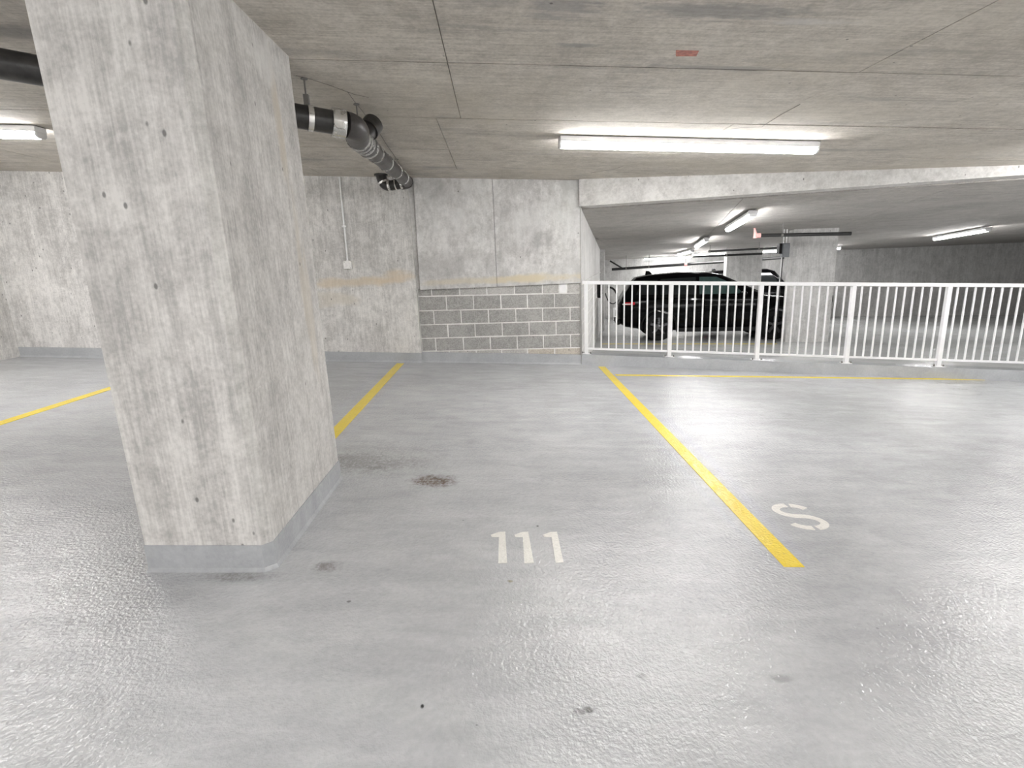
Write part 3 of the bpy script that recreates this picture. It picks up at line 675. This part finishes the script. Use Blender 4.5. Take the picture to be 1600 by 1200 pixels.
pipe('sprinkler_pipe', [a, b], .034, 'black pipe crossing the head of the wide grey column', hangers=(.5,))
a, b = hy(956, 421, 19.6), hy(1225, 402.5, 17.9)
t = pipe('sprinkler_pipe', [a, b], .05, 'long black pipe along the far wall above the car', hangers=(.09, .23, .45))
br = V(a).lerp(b, .07); q = br + V((-.42, .3, .30)); MB().tube([br, q], .03, 8).build('brace', 'black_pipe', t, 40)
MB().lathe([(-.05, .065), (.05, .065)], V(a).lerp(b, .45), b - a, 12).build('red_coupling', 'pink', t)
# switch box on the column edge
bx0 = V((PIL[0].x, PIL[0].y)); c = hy(1226.5, 391, 11.40)
sb = empty('switch_box', (c.x, 11.4, c.z - .16), 'small grey electrical switch box on the concrete column edge', 'electrical box')
MB().box(c, (.075, .06, .15), None, None, None, .008).build('enclosure', 'panelbox', sb)
MB().box(c + V((.0, -.064, 0)), (.066, .004, .138)).build('lid', 'panelbox', sb)
MB().box(c + V((-.11, .03, .04)), (.03, .05, .11)).build('disconnect_handle', 'trim', sb)
for dx in (-.045, .02): MB().tube([c + V((dx, 0, .15)), c + V((dx - .005, 0, fcz(c.x, c.y) - c.z))], .014, 8).build('conduit', 'galv', sb, 40)
for dx in (-.05, -.02): MB().tube([c + V((dx, .02, -.15)), V((c.x + dx - .01, c.y + .05, ffz(c.x, c.y)))], .009, 8).build('conduit', 'galv' if dx < -.03 else 'rubber', sb, 40)
# charger on the side wall with a looped cable
tq = 6.3; cc = hit(946.5, 455, SN, SN.dot(W0) + .05)
base = sw(tq, .05, 0); zq = hy(946, 453, base.y).z
chg = empty('wall_charger', (base.x, base.y, zq - .2), 'black wall charger with a looped cable behind the railing end', 'charger')
MB().box((base.x, base.y, zq), (.05, .10, .20), SN, SD, None, .015).build('charger_body', 'trim', chg)
MB().box((base.x + .01, base.y - .10, zq - .04), (.03, .004, .05), SN, SD).build('display', 'panelbox', chg)
loop = []
lp = [(950, 449), (955, 449.5), (960, 453), (964, 460), (964.5, 467), (961.5, 473), (957, 474.5), (952, 472), (948, 465), (946, 458)]
for x, y in lp: loop.append(hy(x, y, base.y - .02))
def smooth(pts, n=5):
    out = []
    for i in range(len(pts) - 1):
        p0, p1, p2, p3 = pts[max(0, i - 1)], pts[i], pts[i + 1], pts[min(len(pts) - 1, i + 2)]
        for k_ in range(n):
            t = k_ / n; out.append(.5 * ((2 * p1) + (p2 - p0) * t + (2 * p0 - 5 * p1 + 4 * p2 - p3) * t * t + (3 * p1 - p0 - 3 * p2 + p3) * t ** 3))
    return out + [pts[-1]]
MB().tube(smooth(loop), .013, 8).build('cable', 'rubber', chg, 40)
MB().tube(smooth(loop[:4]), .026, 8).build('connector_grip', 'rubber', chg, 40)
# white barrier by the far wall
g0 = hfar(956, 499); g1 = hfar(975, 498)
wb = empty('low_barrier', g0, 'low white barrier frame at the far wall behind the car tail', 'barrier')
g0 = V((g0.x, g0.y - .4, 0)); g1 = V((g1.x, g1.y - .4, 0)); dx = (g1 - g0).normalized()
zb_ = lambda p: ffz(p.x, p.y)
for f in (0., .5, 1., 1.5):
    p = g0 + (g1 - g0) * f; MB().box((p.x, p.y, zb_(p) + .25), (.03, .03, .25)).build('post', 'white_panel', wb)
for h in (.10, .46):
    a = g0 + V((0, 0, zb_(g0) + h)); b = g0 + (g1 - g0) * 1.5; b = b + V((0, 0, zb_(b) + h)); MB().box((a + b) / 2, ((b - a).length / 2, .02, .045), (b - a).normalized()).build('board', 'white_panel', wb)

# ------------------------------------------------------------------ cars
def interp(tab, x):
    if x <= tab[0][0]: return tab[0][1:]
    for i in range(len(tab) - 1):
        if x <= tab[i + 1][0]:
            t = (x - tab[i][0]) / (tab[i + 1][0] - tab[i][0]); t2 = t * t * (3 - 2 * t) * .3 + t * .7
            return tuple(p + (q - p) * t2 for p, q in zip(tab[i][1:], tab[i + 1][1:]))
    return tab[-1][1:]
def make_car(name, label, loc, ang, L, W, H, rear_w, front_w, wr, body_tab, gh_tab, win, boxy=False):
    root = empty(name, (0, 0, 0), label, 'car', 'black parked cars')
    hw = W / 2
    def loft(tab, sec, xs, nm, mat, cut=False):
        mb = MB(); rings = []
        for x in xs: rings.append([V((x, y, z)) for y, z in sec(x)])
        n = len(rings[0]); vs_ = [p for r in rings for p in r]
        fs = [(i * n + k_, i * n + (k_ + 1) % n, (i + 1) * n + (k_ + 1) % n, (i + 1) * n + k_) for i in range(len(rings) - 1) for k_ in range(n)]
        fs += [tuple(range(n - 1, -1, -1)), tuple((len(rings) - 1) * n + k_ for k_ in range(n))]
        mb.add(vs_, fs); return mb
    def bsec(x):
        zb, zt, w_ = interp(body_tab, x); w_ *= hw; mid = zb + (zt - zb) * .55; half = []
        for (yy, zz) in ((.0, zb), (.78, zb), (.90, zb + .05), (.965, zb + .16), (.995, mid), (1.0, mid + .10), (.975, zt - .07), (.90, zt - .012), (.70, zt + .012), (.35, zt + .03), (0, zt + .035)): half.append((yy * w_, zz))
        return half + [(-y, z) for y, z in half[-2:0:-1]]
    xs = sorted(set([r[0] for r in body_tab] + [L * i / 26 for i in range(27)]))
    body = loft(body_tab, bsec, xs, 'body', 'carpaint').build('body', 'carpaint', root, 35)
    # wheel wells
    for wx in (rear_w, front_w):
        cut = MB().lathe([(-1.2, wr + .055), (1.2, wr + .055)], (wx, 0, wr), (0, 1, 0), 32).build('cutter', 'trim')
        inner = MB().lathe([(-hw + .30, wr + .2), (hw - .30, wr + .2)], (wx, 0, wr), (0, 1, 0), 8)
        md = body.modifiers.new('b', 'BOOLEAN'); md.operation = 'DIFFERENCE'; md.object = cut; md.solver = 'EXACT'
        bpy.context.view_layer.update(); dg = bpy.context.evaluated_depsgraph_get()
        me = bpy.data.meshes.new_from_object(body.evaluated_get(dg)); body.modifiers.remove(md); old = body.data; body.data = me
        bpy.data.objects.remove(cut)
    def ghy(x, z):           # half width of greenhouse at x, z
        zt, wt = interp(gh_tab, x); zb = 1.0 * H / 1.68 - .05; f = min(1, max(0, (z - zb) / max(.05, (H - .09 - zb)))); return hw * (.90 - (.90 - .70) * f)
    def gsec(x):
        zt, wt = interp(gh_tab, x); zb = interp(body_tab, x)[1] - .06; zt = max(zt, zb + .03); half = []
        for f in (0, .35, .7, .88): z = zb + (zt - zb) * f; half.append((min(ghy(x, z), hw * .9) * wt, z))
        yt = half[-1][0]; half += [(yt * .93, zb + (zt - zb) * .96), (yt * .75, zt - .004), (yt * .4, zt + .008), (0, zt + .01)]
        return [(0, zb)] + half + [(-y, z) for y, z in half[-2::-1]]
    gx = sorted(set([r[0] for r in gh_tab] + [gh_tab[0][0] + (gh_tab[-1][0] - gh_tab[0][0]) * i / 24 for i in range(25)]))
    loft(gh_tab, gsec, gx, 'cabin', 'carpaint').build('cabin', 'carpaint', root, 35)
    for side in (-1, 1):
        for poly, mt in win:
            pts = [V((x, side * (ghy(x, z) + .004), z)) for x, z in poly]; inn = [V((p.x, side * (abs(p.y) - .02), p.z)) for p in pts]
            MB().prism(inn, pts).build('side_window', mt, root)
        for wx in (rear_w, front_w):
            yo = side * (hw - .02); sgn = side
            wl = MB().lathe([(-.115, wr * .62), (-.115, wr * .93), (-.09, wr), (.09, wr), (.115, wr * .93), (.115, wr * .62)], (wx, side * (hw - .135), wr), (0, 1, 0), 30, True).build('wheel', 'tyre', root, 40)
            rm = MB().lathe([(-.09, wr * .64), (.09, wr * .66), (.10, wr * .63), (.06, wr * .58), (.03, wr * .56), (.02, .02)], (wx, side * (hw - .135), wr), (0, side, 0), 30).build('rim', 'trim', wl, 40)
            for k_ in range(5):
                a = 2 * math.pi * k_ / 5 + .3; d = V((math.cos(a), 0, math.sin(a))); c_ = V((wx, side * (hw - .055), wr)) + d * wr * .34
                MB().box(c_, (wr * .30, .016, .032), d, (0, 1, 0), d.cross(V((0, 1, 0))), .006).build('spoke', 'rim', wl)
            MB().lathe([(0, .05), (.02, .045), (.03, .03)], (wx, side * (hw - .06), wr), (0, side, 0), 14).build('hub_cap', 'rim', wl, 40)
            arc = [V((wx + (wr + .065) * math.cos(t), side * (hw * .99), wr + (wr + .065) * math.sin(t))) for t in [math.radians(-8 + 196 * i / 18) for i in range(19)]]
            MB().tube(arc, .024, 6).build('arch_trim', 'trim', root, 40)
        MB().box(((rear_w + front_w) / 2, side * (hw * .965), .27), ((front_w - rear_w) / 2 - wr - .06, .025, .05), None, None, None, .01).build('sill_trim', 'trim', root)
        mx = win[-1][0][1][0] - .05
        MB().box((mx, side * (hw + .07), H * .655), (.07, .10, .075), None, None, None, .03).build('mirror', 'carpaint', root, 50)
        for hx_ in ((rear_w + .62), (rear_w + .62 + .98)): MB().box((hx_, side * (hw + .006), H * .555), (.11, .014, .014), None, None, None, .005).build('door_handle', 'carpaint', root)
        for sx_ in (rear_w + .72, rear_w + 1.70): MB().box((sx_, side * (hw * .996), H * .41), (.004, .006, H * .17)).build('door_gap', 'trim', root)
        tl = MB().box((.27, side * (hw * .925), H * .555), (.12, .085, .035), (1, side * .20, 0), None, None, .012).build('tail_lamp', 'tail_red', root)
        MB().box((.19, side * (hw * .92), H * .548), (.10, .085, .014), (1, side * .22, 0), None, None, .005).build('reversing_lens', 'tail_clear', tl)
        MB().box((L - .18, side * (hw * .78), H * .47), (.14, .13, .05), (1, -side * .35, 0), None, None, .02).build('head_lamp', 'headlamp', root)
    MB().box((L - .02, 0, H * .42), (.03, hw * .5, .12), None, None, None, .02).build('grille', 'trim', root)
    x0, z0 = gh_tab[0][0], interp(body_tab, gh_tab[0][0])[1] + .05; x1, z1 = gh_tab[2][0], gh_tab[2][1]
    def glass(xa, za, xb, zb, nm):
        d = V((xb - xa, 0, zb - za)); nrm = V((-d.z, 0, d.x)).normalized(); nrm = nrm if nrm.z > 0 else -nrm
        pts = [V((xa, -hw * .74, za)), V((xa, hw * .74, za)), V((xb, hw * .60, zb)), V((xb, -hw * .60, zb))]
        MB().prism([p - nrm * .03 for p in pts], [p + nrm * .012 for p in pts]).build(nm, 'glass', root)
    A, B = gh_tab[0], gh_tab[2]; glass(A[0] + .06, A[1] + .08, B[0] - .02, B[1] - .05, 'rear_window')
    A, B = gh_tab[-1], gh_tab[-3]; glass(A[0] - .08, A[1] + .06, B[0] + .03, B[1] - .03, 'windscreen')
    fx = gh_tab[2][0] + .25; MB().prism([(fx, -.03, H - .07), (fx + .22, -.025, H - .06), (fx + .22, .025, H - .06), (fx, .03, H - .07)], [(fx + .02, -.012, H + .06), (fx + .10, -.012, H + .055), (fx + .10, .012, H + .055), (fx + .02, .012, H + .06)]).build('antenna_fin', 'carpaint', root)
    MB().box((.0, 0, .46), (.05, hw * .8, .06), None, None, None, .02).build('rear_bumper_trim', 'trim', root)
    root.location = loc; root.rotation_euler = (0, 0, ang)
    return root
bt = [(0.0, .52, .92, .74), (.05, .42, 1.0, .86), (.20, .34, 1.05, .95), (.7, .27, 1.065, .995), (1.8, .23, 1.06, 1.0), (2.9, .22, 1.05, 1.0), (3.35, .22, 1.05, .995), (3.9, .24, 1.01, .975), (4.3, .27, .93, .92), (4.52, .33, .84, .82), (4.62, .42, .72, .68)]
gt = [(.08, 1.08, .93), (.26, 1.38, .97), (.46, 1.585, .99), (.75, 1.635, 1.0), (1.5, 1.68, 1.0), (2.15, 1.66, 1.0), (2.45, 1.60, .99), (2.9, 1.36, .97), (3.45, 1.08, .93)]
wins = [([(.42, 1.14), (.95, 1.13), (.95, 1.50), (.60, 1.50)], 'glass'), ([(1.02, 1.13), (1.86, 1.12), (1.86, 1.54), (1.02, 1.51)], 'glass'), ([(1.94, 1.12), (2.95, 1.12), (2.75, 1.34), (2.35, 1.53), (1.94, 1.54)], 'teal_glow_glass')]
car_r, car_f = hfar(1028, 532.0), hfar(1206, 530.0)
dcar = V((car_f.x - car_r.x, car_f.y - car_r.y)); ang = math.atan2(dcar.y, dcar.x); WB = 2.70
RW = .98; sc_w = .93
# the near (right hand) side carries the wheels at car_r; car frame x forward, y left
cL = V((car_r.x, car_r.y)) + V((-math.sin(ang), math.cos(ang))) * (sc_w - .13) - V((math.cos(ang), math.sin(ang))) * RW
def on_floor(root, x, y):
    """stand the car on the sloping lower floor"""
    up = V(FN).normalized(); a = root.rotation_euler.z; f = V((math.cos(a), math.sin(a), 0)); f = (f - up * f.dot(up)).normalized(); l = up.cross(f)
    root.rotation_euler = Matrix((f, l, up)).transposed().to_euler(); root.location = (x, y, ffz(x, y))
car1 = make_car('parked_car', 'black sport utility car parked just behind the white railing', (cL.x, cL.y, 0), ang, 4.62, 1.86, 1.68, RW, RW + WB, .355, bt, gt, wins)
on_floor(car1, cL.x, cL.y)
bt2 = [(0.0, .55, 1.05, .86), (.05, .45, 1.12, .95), (.3, .36, 1.16, 1.0), (1.0, .34, 1.16, 1.0), (2.6, .32, 1.15, 1.0), (3.2, .32, 1.15, 1.0), (3.9, .34, 1.12, .98), (4.3, .38, 1.06, .93), (4.45, .46, .92, .85)]
gt2 = [(.04, 1.16, .97), (.12, 1.5, .99), (.22, 1.78, 1.0), (.5, 1.85, 1.0), (1.5, 1.88, 1.0), (2.3, 1.86, 1.0), (2.5, 1.80, .99), (2.75, 1.50, .98), (3.05, 1.18, .97)]
wins2 = [([(.32, 1.24), (.95, 1.24), (.95, 1.68), (.40, 1.68)], 'glass'), ([(1.05, 1.24), (1.75, 1.24), (1.75, 1.70), (1.05, 1.69)], 'glass'), ([(1.85, 1.24), (2.70, 1.24), (2.50, 1.58), (2.38, 1.70), (1.85, 1.70)], 'glass')]
a2 = math.radians(-14); q = hy(1203, 413, 18.6)
c2 = V((q.x, q.y)) - V((math.cos(a2), math.sin(a2))) * 2.35 + V((-math.sin(a2), math.cos(a2))) * .6
car2 = make_car('parked_car', 'boxy black off-road car glimpsed between the wide column and the switch box column', (c2.x, c2.y, 0), a2, 4.45, 1.86, 1.88, .80, 3.45, .40, bt2, gt2, wins2, True)
on_floor(car2, c2.x, c2.y)
